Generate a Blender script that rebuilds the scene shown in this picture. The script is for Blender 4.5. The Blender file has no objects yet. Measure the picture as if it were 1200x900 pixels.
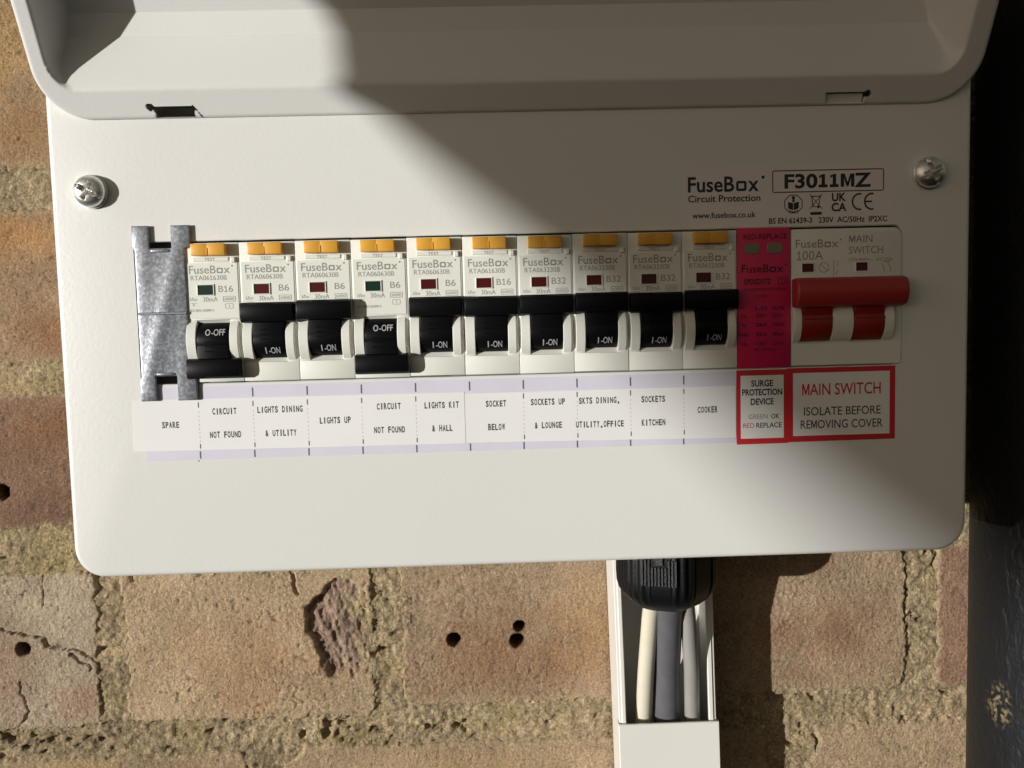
import bpy, bmesh, math, random
import numpy as np
from mathutils import Vector, Matrix
R = math.radians
random.seed(7)
S = 0.001                                     # everything below is measured in millimetres
scene = bpy.context.scene
col = scene.collection

# ------------------------------------------------------------------ camera
cam_d = bpy.data.cameras.new('camera'); cam = bpy.data.objects.new('camera', cam_d); col.objects.link(cam)
cr = Vector((0.99933908, -0.02567581, -0.02573257)); cu = Vector((0.02756404, 0.07373062, 0.9968972))
cf = Vector((0.02369886, 0.99694762, -0.07438961))
cam.matrix_world = Matrix(((cr.x, cu.x, -cf.x, 8.428*S), (cr.y, cu.y, -cf.y, -276.03*S), (cr.z, cu.z, -cf.z, -4.999*S), (0, 0, 0, 1)))
cam_d.sensor_width = 36.0; cam_d.lens = 30.0
cam_d.clip_start = 0.01; cam_d.clip_end = 200
scene.camera = cam

# ------------------------------------------------------------------ sky, sun, exposure
SUN_AZ, SUN_EL = R(53.5), R(2.0)              # low sun, from the left
to_sun = Vector((-math.sin(SUN_AZ)*math.cos(SUN_EL), -math.cos(SUN_AZ)*math.cos(SUN_EL), math.sin(SUN_EL)))
world = bpy.data.worlds.new('World'); scene.world = world; world.use_nodes = True
wn = world.node_tree; bg = wn.nodes['Background']
sky = wn.nodes.new('ShaderNodeTexSky'); sky.sky_type = 'NISHITA'; sky.sun_disc = False
sky.sun_elevation = SUN_EL; sky.sun_rotation = math.atan2(to_sun.x, to_sun.y)
sky.dust_density = 3.0; sky.ozone_density = 0.6; sky.air_density = 1.0
hs = wn.nodes.new('ShaderNodeHueSaturation'); hs.inputs['Saturation'].default_value = 0.3
wb = wn.nodes.new('ShaderNodeVectorMath'); wb.operation = 'MULTIPLY'; wb.inputs[1].default_value = (1.0, 0.93, 0.79)   # white balance
wn.links.new(sky.outputs[0], hs.inputs['Color']); wn.links.new(hs.outputs[0], wb.inputs[0]); wn.links.new(wb.outputs[0], bg.inputs['Color'])
bg.inputs['Strength'].default_value = 0.15
sun_d = bpy.data.lights.new('sun', 'SUN'); sun_d.energy = 4.3; sun_d.angle = R(0.53); sun_d.color = (1.0, 0.985, 0.945)
sun = bpy.data.objects.new('sun', sun_d); col.objects.link(sun)
sun.rotation_euler = to_sun.to_track_quat('Z', 'Y').to_euler()
vs = scene.view_settings
scene.display_settings.display_device = 'sRGB'
vs.view_transform = 'Standard'; vs.look = 'None'; vs.gamma = 1; vs.use_curve_mapping = False; vs.exposure = 0.0

# ------------------------------------------------------------------ noise
def _h(ix, iy, seed):
    n = (ix.astype(np.int64)*374761393 + iy.astype(np.int64)*668265263 + seed*1442695041) & 0x7fffffff
    n = ((n ^ (n >> 13))*1274126177) & 0x7fffffff
    n = n ^ (n >> 16)
    return (n & 0xffff)/65535.0
def vnoise(x, y, seed=0):
    xi, yi = np.floor(x), np.floor(y); fx, fy = x-xi, y-yi
    fx = fx*fx*(3-2*fx); fy = fy*fy*(3-2*fy)
    a, b = _h(xi, yi, seed), _h(xi+1, yi, seed); c, d = _h(xi, yi+1, seed), _h(xi+1, yi+1, seed)
    return (a*(1-fx)+b*fx)*(1-fy) + (c*(1-fx)+d*fx)*fy
def fbm(x, y, seed=0, o=4):
    r = np.zeros_like(x); a = 0.5; t = 0
    for k in range(o):
        r = r + a*vnoise(x*2**k+k*17.3, y*2**k+k*9.1, seed+k); t += a; a *= 0.5
    return r/t - 0.5
def sstep(a, b, x):
    t = np.clip((x-a)/(b-a), 0, 1); return t*t*(3-2*t)

# ------------------------------------------------------------------ materials
def mat(name, base, rough=0.5, metal=0.0, bump=None, noise=None, coat=0.0, spec=None):
    """bump=(scale per metre, distance m, detail); noise=(scale, amount) varies the colour a little"""
    m = bpy.data.materials.new(name); m.use_nodes = True
    nt = m.node_tree; b = nt.nodes['Principled BSDF']
    b.inputs['Base Color'].default_value = (*base, 1); b.inputs['Roughness'].default_value = rough
    b.inputs['Metallic'].default_value = metal; b.inputs['Coat Weight'].default_value = coat
    if spec is not None: b.inputs['Specular IOR Level'].default_value = spec
    tc = nt.nodes.new('ShaderNodeTexCoord')
    if noise:
        n = nt.nodes.new('ShaderNodeTexNoise'); n.inputs['Scale'].default_value = noise[0]; n.inputs['Detail'].default_value = 6
        nt.links.new(tc.outputs['Object'], n.inputs['Vector'])
        mr = nt.nodes.new('ShaderNodeMapRange'); mr.inputs['From Min'].default_value = 0.3; mr.inputs['From Max'].default_value = 0.7
        mr.inputs['To Min'].default_value = 1-noise[1]; mr.inputs['To Max'].default_value = 1+noise[1]
        nt.links.new(n.outputs['Fac'], mr.inputs['Value'])
        mx = nt.nodes.new('ShaderNodeVectorMath'); mx.operation = 'SCALE'; mx.inputs[0].default_value = base
        nt.links.new(mr.outputs[0], mx.inputs['Scale']); nt.links.new(mx.outputs[0], b.inputs['Base Color'])
    if bump:
        n = nt.nodes.new('ShaderNodeTexNoise'); n.inputs['Scale'].default_value = bump[0]; n.inputs['Detail'].default_value = bump[2]
        nt.links.new(tc.outputs['Object'], n.inputs['Vector'])
        bp = nt.nodes.new('ShaderNodeBump'); bp.inputs['Strength'].default_value = 1; bp.inputs['Distance'].default_value = bump[1]
        nt.links.new(n.outputs['Fac'], bp.inputs['Height']); nt.links.new(bp.outputs[0], b.inputs['Normal'])
    return m

M = {}
M['powder'] = mat('white_powder_coat', (0.755, 0.755, 0.73), 0.36, bump=(900, 0.00004, 2), noise=(14, 0.012))
M['inner'] = mat('inner_steel', (0.25, 0.25, 0.24), 0.6)
M['moulding'] = mat('white_moulding', (0.78, 0.785, 0.72), 0.42, bump=(2500, 0.00002, 2), noise=(60, 0.015))
M['black'] = mat('black_plastic', (0.004, 0.004, 0.005), 0.38, bump=(3000, 0.00001, 2), spec=0.13)
M['amber'] = mat('amber_plastic', (0.74, 0.37, 0.045), 0.4, noise=(300, 0.06))
M['red'] = mat('red_plastic', (0.37, 0.032, 0.026), 0.4, bump=(1800, 0.00002, 2), noise=(90, 0.05))
M['reddark'] = mat('red_plastic_stem', (0.27, 0.016, 0.013), 0.4)
M['magenta'] = mat('magenta_plastic', (0.62, 0.017, 0.10), 0.4, noise=(80, 0.05))
M['olive'] = mat('olive_window', (0.21, 0.195, 0.12), 0.25)
M['ired'] = mat('shaded_red_flag', (0.07, 0.004, 0.005), 0.3)  # recess shade put into the red, since the flag is not sunk
M['igreen'] = mat('shaded_green_flag', (0.003, 0.028, 0.018), 0.3)  # green darkened likewise, standing in for shade inside the window
M['recess'] = mat('dark_recess', (0.02, 0.02, 0.02), 0.6)
M['paper'] = mat('white_paper', (0.83, 0.825, 0.815), 0.55, noise=(40, 0.02))
M['lilac'] = mat('lilac_paper', (0.69, 0.665, 0.77), 0.5, noise=(120, 0.025))
M['sticker'] = mat('rating_sticker', (0.80, 0.755, 0.74), 0.34)
M['ink'] = mat('black_ink', (0.02, 0.02, 0.02), 0.6)
M['inkp'] = mat('printer_ink', (0.025, 0.025, 0.025), 0.6)
M['grey'] = mat('grey_ink', (0.28, 0.28, 0.26), 0.55)
M['tick'] = mat('violet_grey_ink', (0.10, 0.09, 0.12), 0.6)
M['maroon'] = mat('maroon_ink', (0.03, 0.002, 0.008), 0.5)
M['white_ink'] = mat('white_ink', (0.42, 0.43, 0.44), 0.5)
M['grey_lid'] = mat('faint_rib', (0.012, 0.012, 0.013), 0.3)
M['redink'] = mat('red_ink', (0.58, 0.025, 0.035), 0.45)
M['zinc'] = mat('zinc_plated_steel', (0.82, 0.81, 0.78), 0.42, 1.0, bump=(1500, 0.00003, 3))
M['pvc'] = mat('white_pvc', (0.78, 0.765, 0.725), 0.3, noise=(40, 0.015))
M['cream'] = mat('cream_sheath', (0.66, 0.62, 0.50), 0.42, noise=(200, 0.03))
M['grey_sheath'] = mat('grey_sheath', (0.115, 0.115, 0.125), 0.42, noise=(200, 0.08))
M['pale_sheath'] = mat('pale_grey_sheath', (0.30, 0.29, 0.27), 0.42, noise=(200, 0.05))
M['gland'] = mat('black_nylon', (0.006, 0.006, 0.007), 0.34, bump=(2600, 0.00012, 4), spec=0.22)
M['gmark'] = mat('lit_nylon', (0.02, 0.021, 0.022), 0.38, bump=(2600, 0.0004, 4), spec=0.6)  # paler, glossier nylon: light caught by one flat, put into the material
M['timber'] = mat('occluder_timber', (0.25, 0.19, 0.13), 0.8, bump=(60, 0.002, 5), noise=(9, 0.2))  # only for the added out-of-view shade caster

def speck(m, base):
    nt = m.node_tree; b_ = nt.nodes['Principled BSDF']; src = b_.inputs['Base Color'].links[0].from_socket
    tc = next(n for n in nt.nodes if n.type == 'TEX_COORD'); vo = nt.nodes.new('ShaderNodeTexVoronoi'); vo.inputs['Scale'].default_value = 45
    nt.links.new(tc.outputs['Object'], vo.inputs['Vector'])
    mr = nt.nodes.new('ShaderNodeMapRange'); mr.inputs['From Min'].default_value = 0.012; mr.inputs['From Max'].default_value = 0.017; mr.inputs['To Min'].default_value = 0.75; mr.inputs['To Max'].default_value = 0
    nt.links.new(vo.outputs['Distance'], mr.inputs['Value'])
    mx = nt.nodes.new('ShaderNodeMix'); mx.data_type = 'RGBA'; mx.inputs['B'].default_value = (0.12, 0.10, 0.07, 1)
    nt.links.new(mr.outputs[0], mx.inputs['Factor']); nt.links.new(src, mx.inputs['A']); nt.links.new(mx.outputs['Result'], b_.inputs['Base Color'])
speck(M['powder'], 0)
def nodes_of(m): return m.node_tree.nodes, m.node_tree.links, m.node_tree.nodes['Principled BSDF']
def ramp(nt, stops):
    r = nt.nodes.new('ShaderNodeValToRGB'); e = r.color_ramp.elements
    e[0].position, e[0].color = stops[0][0], (*stops[0][1], 1); e[1].position, e[1].color = stops[-1][0], (*stops[-1][1], 1)
    for p, c in stops[1:-1]:
        k = e.new(p); k.color = (*c, 1)
    return r
# galvanised sheet: a fine spangle
m = M['galv'] = mat('galvanised_steel', (0.2, 0.215, 0.24), 0.36, 0.6, spec=0.4)
N, L, B = nodes_of(m)
tc = N.new('ShaderNodeTexCoord'); vo = N.new('ShaderNodeTexVoronoi'); vo.inputs['Scale'].default_value = 1300
nz = N.new('ShaderNodeTexNoise'); nz.inputs['Scale'].default_value = 950; nz.inputs['Detail'].default_value = 5
nf = N.new('ShaderNodeTexNoise'); nf.inputs['Scale'].default_value = 1400; nf.inputs['Detail'].default_value = 4
for n in (vo, nz, nf): L.new(tc.outputs['Object'], n.inputs['Vector'])
sp = N.new('ShaderNodeSeparateColor'); L.new(vo.outputs['Color'], sp.inputs[0])
ad = N.new('ShaderNodeMath'); ad.operation = 'ADD'; L.new(nz.outputs['Fac'], ad.inputs[0])
ml = N.new('ShaderNodeMath'); ml.operation = 'MULTIPLY'; ml.inputs[1].default_value = 0.22; L.new(sp.outputs[0], ml.inputs[0]); L.new(ml.outputs[0], ad.inputs[1])
rp = ramp(m.node_tree, [(0.34, (0.19, 0.205, 0.235)), (0.60, (0.265, 0.285, 0.32)), (0.82, (0.42, 0.44, 0.48))])
L.new(ad.outputs[0], rp.inputs[0]); L.new(rp.outputs[0], B.inputs['Base Color'])
bp = N.new('ShaderNodeBump'); bp.inputs['Distance'].default_value = 0.00004; bp.inputs['Strength'].default_value = 1
L.new(nf.outputs['Fac'], bp.inputs['Height']); L.new(bp.outputs[0], B.inputs['Normal'])

# brick and mortar: the tint comes from a colour attribute, the grain from noise
def masonry(name, lo, hi, speck_scale, bump_d, pale, dark):
    m = mat(name, (0.4, 0.3, 0.2), 0.9, spec=0.2); N, L, B = nodes_of(m)
    at = N.new('ShaderNodeAttribute'); at.attribute_name = 'tint'
    tc = N.new('ShaderNodeTexCoord')
    n1 = N.new('ShaderNodeTexNoise'); n1.inputs['Scale'].default_value = 45; n1.inputs['Detail'].default_value = 8; n1.inputs['Roughness'].default_value = 0.65
    n2 = N.new('ShaderNodeTexNoise'); n2.inputs['Scale'].default_value = speck_scale; n2.inputs['Detail'].default_value = 6; n2.inputs['Roughness'].default_value = 0.7
    n3 = N.new('ShaderNodeTexNoise'); n3.inputs['Scale'].default_value = speck_scale*0.45; n3.inputs['Detail'].default_value = 4
    for n in (n1, n2, n3): L.new(tc.outputs['Object'], n.inputs['Vector'])
    mr = N.new('ShaderNodeMapRange'); mr.inputs['From Min'].default_value = 0.3; mr.inputs['From Max'].default_value = 0.7
    mr.inputs['To Min'].default_value = lo; mr.inputs['To Max'].default_value = hi; L.new(n1.outputs['Fac'], mr.inputs['Value'])
    sc = N.new('ShaderNodeVectorMath'); sc.operation = 'SCALE'; L.new(at.outputs['Color'], sc.inputs[0]); L.new(mr.outputs[0], sc.inputs['Scale'])
    r2 = ramp(m.node_tree, [(0.34, (dark,)*3), (0.45, (0.93,)*3), (0.55, (1.03,)*3), (0.66, (pale,)*3)]); L.new(n2.outputs['Fac'], r2.inputs[0])
    mx = N.new('ShaderNodeVectorMath'); mx.operation = 'MULTIPLY'; L.new(sc.outputs[0], mx.inputs[0]); L.new(r2.outputs[0], mx.inputs[1])
    L.new(mx.outputs[0], B.inputs['Base Color'])
    ad = N.new('ShaderNodeMath'); ad.operation = 'ADD'; L.new(n2.outputs['Fac'], ad.inputs[0]); L.new(n3.outputs['Fac'], ad.inputs[1])
    bp = N.new('ShaderNodeBump'); bp.inputs['Distance'].default_value = bump_d; bp.inputs['Strength'].default_value = 1
    L.new(ad.outputs[0], bp.inputs['Height']); L.new(bp.outputs[0], B.inputs['Normal'])
    return m
M['brick'] = masonry('fired_clay', 0.84, 1.14, 1000, 0.0008, 1.55, 0.45)
M['mortar'] = masonry('lime_mortar', 0.78, 1.2, 850, 0.0016, 1.8, 0.32)

# black brush-painted iron with a worn patch of bare metal
m = M['iron'] = mat('black_painted_iron', (0.014, 0.015, 0.018), 0.44, spec=0.2); N, L, B = nodes_of(m)
tc = N.new('ShaderNodeTexCoord'); mp = N.new('ShaderNodeMapping'); mp.inputs['Scale'].default_value = (320, 320, 150)
mp.inputs['Rotation'].default_value = (0.0, -0.6, 0)
nz = N.new('ShaderNodeTexNoise'); nz.inputs['Scale'].default_value = 1; nz.inputs['Detail'].default_value = 6; nz.inputs['Distortion'].default_value = 0.8
L.new(tc.outputs['Object'], mp.inputs[0]); L.new(mp.outputs[0], nz.inputs['Vector'])
bp = N.new('ShaderNodeBump'); bp.inputs['Distance'].default_value = 0.0008; bp.inputs['Strength'].default_value = 1
L.new(nz.outputs['Fac'], bp.inputs['Height']); L.new(bp.outputs[0], B.inputs['Normal'])
at = N.new('ShaderNodeAttribute'); at.attribute_name = 'wear'
ng = N.new('ShaderNodeTexNoise'); ng.inputs['Scale'].default_value = 520; ng.inputs['Detail'].default_value = 5; L.new(tc.outputs['Object'], ng.inputs['Vector'])
mw = N.new('ShaderNodeMath'); mw.operation = 'MULTIPLY'; L.new(at.outputs['Fac'], mw.inputs[0])
rw = N.new('ShaderNodeMapRange'); rw.inputs['From Min'].default_value = 0.46; rw.inputs['From Max'].default_value = 0.66; L.new(ng.outputs['Fac'], rw.inputs['Value']); L.new(rw.outputs[0], mw.inputs[1])
mc = N.new('ShaderNodeMix'); mc.data_type = 'RGBA'; mc.inputs['A'].default_value = (0.014, 0.0145, 0.016, 1); mc.inputs['B'].default_value = (0.30, 0.225, 0.12, 1)
L.new(mw.outputs[0], mc.inputs['Factor']); L.new(mc.outputs['Result'], B.inputs['Base Color'])

# ------------------------------------------------------------------ mesh builder
class MB:
    def __init__(s): s.v = []; s.f = []; s.mi = []; s.cur = 0
    def add(s, v, f):
        o = len(s.v); s.v += [tuple(p) for p in v]; s.f += [tuple(i+o for i in q) for q in f]; s.mi += [s.cur]*len(f)
    def from_bm(s, bm):
        bm.verts.index_update(); s.add([v.co[:] for v in bm.verts], [[v.index for v in f.verts] for f in bm.faces]); bm.free()
    def box(s, x0, x1, y0, y1, z0, z1, r=0.0, seg=2):
        bm = bmesh.new(); bmesh.ops.create_cube(bm, size=1)
        for v in bm.verts: v.co = ((x0+x1)/2+v.co.x*(x1-x0), (y0+y1)/2+v.co.y*(y1-y0), (z0+z1)/2+v.co.z*(z1-z0))
        if r > 0: bmesh.ops.bevel(bm, geom=list(bm.edges), offset=r, segments=seg, profile=0.5, affect='EDGES')
        s.from_bm(bm)
    def prism(s, poly, axis, lo, hi, r=0.0, seg=2):
        """extrude a 2D outline along axis: 'x' outline=(y,z), 'y' outline=(x,z), 'z' outline=(x,y)"""
        def P(a, b, t): return {'x': (t, a, b), 'y': (a, t, b), 'z': (a, b, t)}[axis]
        bm = bmesh.new()
        v0 = [bm.verts.new(P(a, b, lo)) for a, b in poly]; v1 = [bm.verts.new(P(a, b, hi)) for a, b in poly]; n = len(poly)
        c0 = bm.faces.new(v0); c1 = bm.faces.new(v1[::-1])
        for i in range(n): bm.faces.new((v0[i], v0[(i+1) % n], v1[(i+1) % n], v1[i]))
        bmesh.ops.recalc_face_normals(bm, faces=bm.faces)
        if r > 0:
            bmesh.ops.bevel(bm, geom=list(set(c0.edges) | set(c1.edges)), offset=r, segments=seg, profile=0.5, affect='EDGES')
        s.from_bm(bm)
    def lathe(s, prof, n, origin, axis='z', rad=None):
        """prof = [(r, h)]; rad(theta, k) may scale the radius"""
        v = []; f = []
        for k, (r, h) in enumerate(prof):
            for i in range(n):
                t = 2*math.pi*i/n; rr = r*(rad(t, k) if rad else 1)
                a, b = rr*math.cos(t), rr*math.sin(t)
                v.append((origin[0]+a, origin[1]+b, origin[2]+h) if axis == 'z' else (origin[0]+a, origin[1]-h, origin[2]+b))
        for k in range(len(prof)-1):
            for i in range(n):
                j = (i+1) % n; f.append((k*n+i, k*n+j, (k+1)*n+j, (k+1)*n+i))
        s.add(v, f)
    def tube(s, pts, r, n=14, caps=True):
        pts = [Vector(p) for p in pts]; v = []; f = []
        for k, p in enumerate(pts):
            d = (pts[min(k+1, len(pts)-1)]-pts[max(k-1, 0)]).normalized()
            a = d.cross(Vector((0, 1, 0))); a = a.normalized() if a.length > 1e-4 else Vector((1, 0, 0)); b = d.cross(a)
            rr = r[k] if isinstance(r, (list, tuple)) else r
            for i in range(n):
                t = 2*math.pi*i/n; v.append(p+a*rr*math.cos(t)+b*rr*math.sin(t))
        for k in range(len(pts)-1):
            for i in range(n):
                j = (i+1) % n; f.append((k*n+i, k*n+j, (k+1)*n+j, (k+1)*n+i))
        if caps: f += [tuple(range(n))[::-1], tuple(range((len(pts)-1)*n, len(pts)*n))]
        s.add(v, f)
    def flat(s, poly, y): s.add([(a, y, b) for a, b in poly], [tuple(range(len(poly)))])
    def rect(s, x0, x1, z0, z1, y): s.flat([(x0, z0), (x1, z0), (x1, z1), (x0, z1)], y)
    def band(s, pts, w, y, closed=False):
        """flat stroke of width w along pts (x,z)"""
        n = len(pts); P = [Vector((a, b)) for a, b in pts]; lft = []; rgt = []
        for i in range(n):
            if closed: d = (P[(i+1) % n]-P[i-1])
            else: d = P[min(i+1, n-1)]-P[max(i-1, 0)]
            d.normalize(); nn = Vector((-d.y, d.x))
            k = 1.0
            if closed or 0 < i < n-1:
                e = (P[(i+1) % n]-P[i]).normalized(); k = 1/max(0.5, abs(nn.dot(Vector((-e.y, e.x)))))
            lft.append(P[i]+nn*w/2*k); rgt.append(P[i]-nn*w/2*k)
        m_ = n if closed else n-1
        for i in range(m_):
            j = (i+1) % n; s.flat([(q.x, q.y) for q in (rgt[i], rgt[j], lft[j], lft[i])], y)
    def ring(s, x0, x1, z0, z1, w, r, y):
        c = []
        for cx, cz, a0 in ((x1-r, z1-r, 0), (x0+r, z1-r, 90), (x0+r, z0+r, 180), (x1-r, z0+r, 270)):
            for k in range(4): t = R(a0+k*30); c.append((cx+r*math.cos(t), cz+r*math.sin(t)))
        s.band(c, w, y, True)
    def mesh(s, name, mats, angle=35, smooth=True):
        me = bpy.data.meshes.new(name); me.from_pydata([(a*S, b*S, c*S) for a, b, c in s.v], [], s.f); me.update()
        for mm in (mats if isinstance(mats, (list, tuple)) else [mats]): me.materials.append(mm)
        if max(s.mi, default=0): me.polygons.foreach_set('material_index', s.mi)
        if smooth:
            me.polygons.foreach_set('use_smooth', [True]*len(me.polygons)); me.set_sharp_from_angle(angle=R(angle))
        return me
    def build(s, name, mats, parent=None, **k): return link(name, s.mesh(name, mats, **k), parent)
def link(name, me, parent=None, loc=None):
    o = bpy.data.objects.new(name, me); col.objects.link(o)
    if parent: o.parent = parent
    if loc: o.location = [c*S for c in loc]
    return o
def thing(name, label, cat, loc=(0, 0, 0), group=None):
    o = bpy.data.objects.new(name, None); col.objects.link(o); o.empty_display_size = 0.01
    o.location = [c*S for c in loc]; o['label'] = label; o['category'] = cat
    if group: o['group'] = group
    return o

# ------------------------------------------------------------------ flat print
_cache = {}
def _raw(st, bold):
    k = (st, bold)
    if k not in _cache:
        cu_ = bpy.data.curves.new('t', 'FONT'); cu_.body = st; cu_.size = 1; cu_.offset = bold; cu_.resolution_u = 3
        ob = bpy.data.objects.new('t', cu_); me = bpy.data.meshes.new_from_object(ob)
        v = [(a.co.x, a.co.y) for a in me.vertices]; f = [tuple(p.vertices) for p in me.polygons]
        bpy.data.objects.remove(ob); bpy.data.meshes.remove(me); bpy.data.curves.remove(cu_); _cache[k] = (v, f)
    return _cache[k]
def _w(st): v = _raw(st, 0.0)[0]; return max(a for a, b in v)-min(a for a, b in v)
_adv = {}
HC = max(b for a, b in _raw('H', 0.0)[0])
def adv(ch):
    if ch not in _adv: _adv[ch] = 0.98*HC if ch == 'M' else 0.70*HC if ch == '1' else _w('H'+ch+'H')-_w('HH')
    return _adv[ch]
def glyphs(st, bold=0.0, sp=1.0):
    """text laid out letter by letter; M and 1 are drawn here so that they stay crisp when bold"""
    V, F, x = [], [], 0.0; t = 0.085+2*bold; H = HC
    for ch in st:
        if ch == 'M':
            W = 0.86*H; p = 0.06*H
            v = [(0, 0), (0, H), (t*1.2, H), (W/2, 0.36*H), (W-t*1.2, H), (W, H), (W, 0), (W-t, 0), (W-t, 0.66*H), (W/2+0.35*t, 0.05*H), (W/2-0.35*t, 0.05*H), (t, 0.66*H), (t, 0)]
            v = [(a+p, b) for a, b in v]; f = [tuple(range(13))[::-1]]
        elif ch == '1':
            W = 0.56*H; p = 0.07*H; m_ = W*0.52
            v = [(0, 0), (0, t), (m_-t/2, t), (m_-t/2, 0.80*H), (0.06*W, 0.66*H), (0.06*W, 0.66*H+t*1.1), (m_-0.1*t, H), (m_+t/2, H), (m_+t/2, t), (W, t), (W, 0)]
            v = [(a+p, b) for a, b in v]; f = [tuple(range(11))[::-1]]
        elif ch == ' ': v, f = [], []
        else: v, f = _raw(ch, bold)
        o = len(V); V = V+[(a+x, b) for a, b in v]; F = F+[tuple(i+o for i in q) for q in f]; x += adv(ch)*sp
    return V, F
CAP = HC
def text(mb, st, x, z, h, y, w=None, align='c', bold=0.0, sp=1.0, wmax=None):
    """x,z = centre (or left edge) of the capitals; h = capital height; w = wanted width"""
    v, f = glyphs(st, bold, sp)
    x0 = min(a for a, b in v); x1 = max(a for a, b in v)
    kz = h/CAP; kx = w/(x1-x0) if w else kz
    ox = x-(x0+x1)/2*kx if align == 'c' else x-x0*kx
    mb.add([(ox+a*kx, y, z-h/2+b*kz) for a, b in v], f)
    return ox+x0*kx, ox+x1*kx
def mono(mb, st, x, z, h, y, cell, rnd):
    n = len(st); x0 = x-n*cell/2
    for i, ch in enumerate(st):
        if ch == ' ': continue
        v, f = glyphs(ch, 0.03); a0 = min(a for a, b in v); a1 = max(a for a, b in v)
        kz = h/CAP*rnd.uniform(0.96, 1.03); kx = min(cell*0.80/max(a1-a0, 0.3), kz*(0.8 if ch in 'I1' else 1.1)); cx = x0+(i+0.5)*cell
        mb.add([(cx+(a-(a0+a1)/2)*kx, y, z-h/2+b*kz) for a, b in v], f)
def brand(mb, x0, x1, z, h, y, bold=0.012, reg=True):
    """the maker's word with its square letter o"""
    W = x1-x0; a = x0; text(mb, 'FuseB', a, z, h, y, w=W*0.60, align='l', bold=bold)
    ox = a+W*0.625; t = h*0.17
    mb.ring(ox+t/2, ox+W*0.135-t/2, z-h/2+t/2, z+h*0.20-t/2, t, h*0.06, y)
    text(mb, 'x', ox+W*0.155, z, h, y, w=W*0.14, align='l', bold=bold)
    if reg: mb.flat([(x0+W*0.975+W*0.022*math.cos(R(q)), z+h*0.42+W*0.022*math.sin(R(q))) for q in range(0, 360, 45)], y)

# ================================================================== THE WALL
FY = 87.0                                     # brick faces
wall = thing('brick_wall', 'old sandy and brown stock brick wall with rough sandy mortar behind the white fuse box', 'wall', (0, FY, -85))
W0 = Vector((0, FY, -85))
def lin(r, g, b): return np.array([((c/255+0.055)/1.055)**2.4 if c > 10 else c/3294 for c in (r, g, b)])
def grid_mesh(name, X, Z, Y, tint, material, parent):
    nx, nz = X.shape[1], X.shape[0]
    co = np.stack([X-W0.x, Y-W0.y, Z-W0.z], -1).reshape(-1, 3)*S
    i = np.arange(nz*nx).reshape(nz, nx)
    q = np.stack([i[:-1, :-1], i[:-1, 1:], i[1:, 1:], i[1:, :-1]], -1).reshape(-1, 4)
    me = bpy.data.meshes.new(name); me.vertices.add(len(co)); me.vertices.foreach_set('co', co.ravel().astype(np.float32))
    me.loops.add(q.size); me.loops.foreach_set('vertex_index', q.ravel().astype(np.int32))
    me.polygons.add(len(q)); me.polygons.foreach_set('loop_start', np.arange(0, q.size, 4, dtype=np.int32))
    me.update(); me.validate()
    me.polygons.foreach_set('use_smooth', np.ones(len(q), bool))
    a = me.color_attributes.new('tint', 'FLOAT_COLOR', 'POINT')
    a.data.foreach_set('color', np.concatenate([tint.reshape(-1, 3), np.ones((len(co), 1))], 1).astype(np.float32).ravel())
    me.materials.append(material)
    return link(name, me, parent)
def seg_d(X, Z, pts):
    d = np.full(X.shape, 1e9)
    for (ax, az), (bx, bz) in zip(pts[:-1], pts[1:]):
        l = (bx-ax)**2+(bz-az)**2; t = np.clip(((X-ax)*(bx-ax)+(Z-az)*(bz-az))/l, 0, 1)
        d = np.minimum(d, np.hypot(X-ax-t*(bx-ax), Z-az-t*(bz-az)))
    return d
RECTS = []
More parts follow.
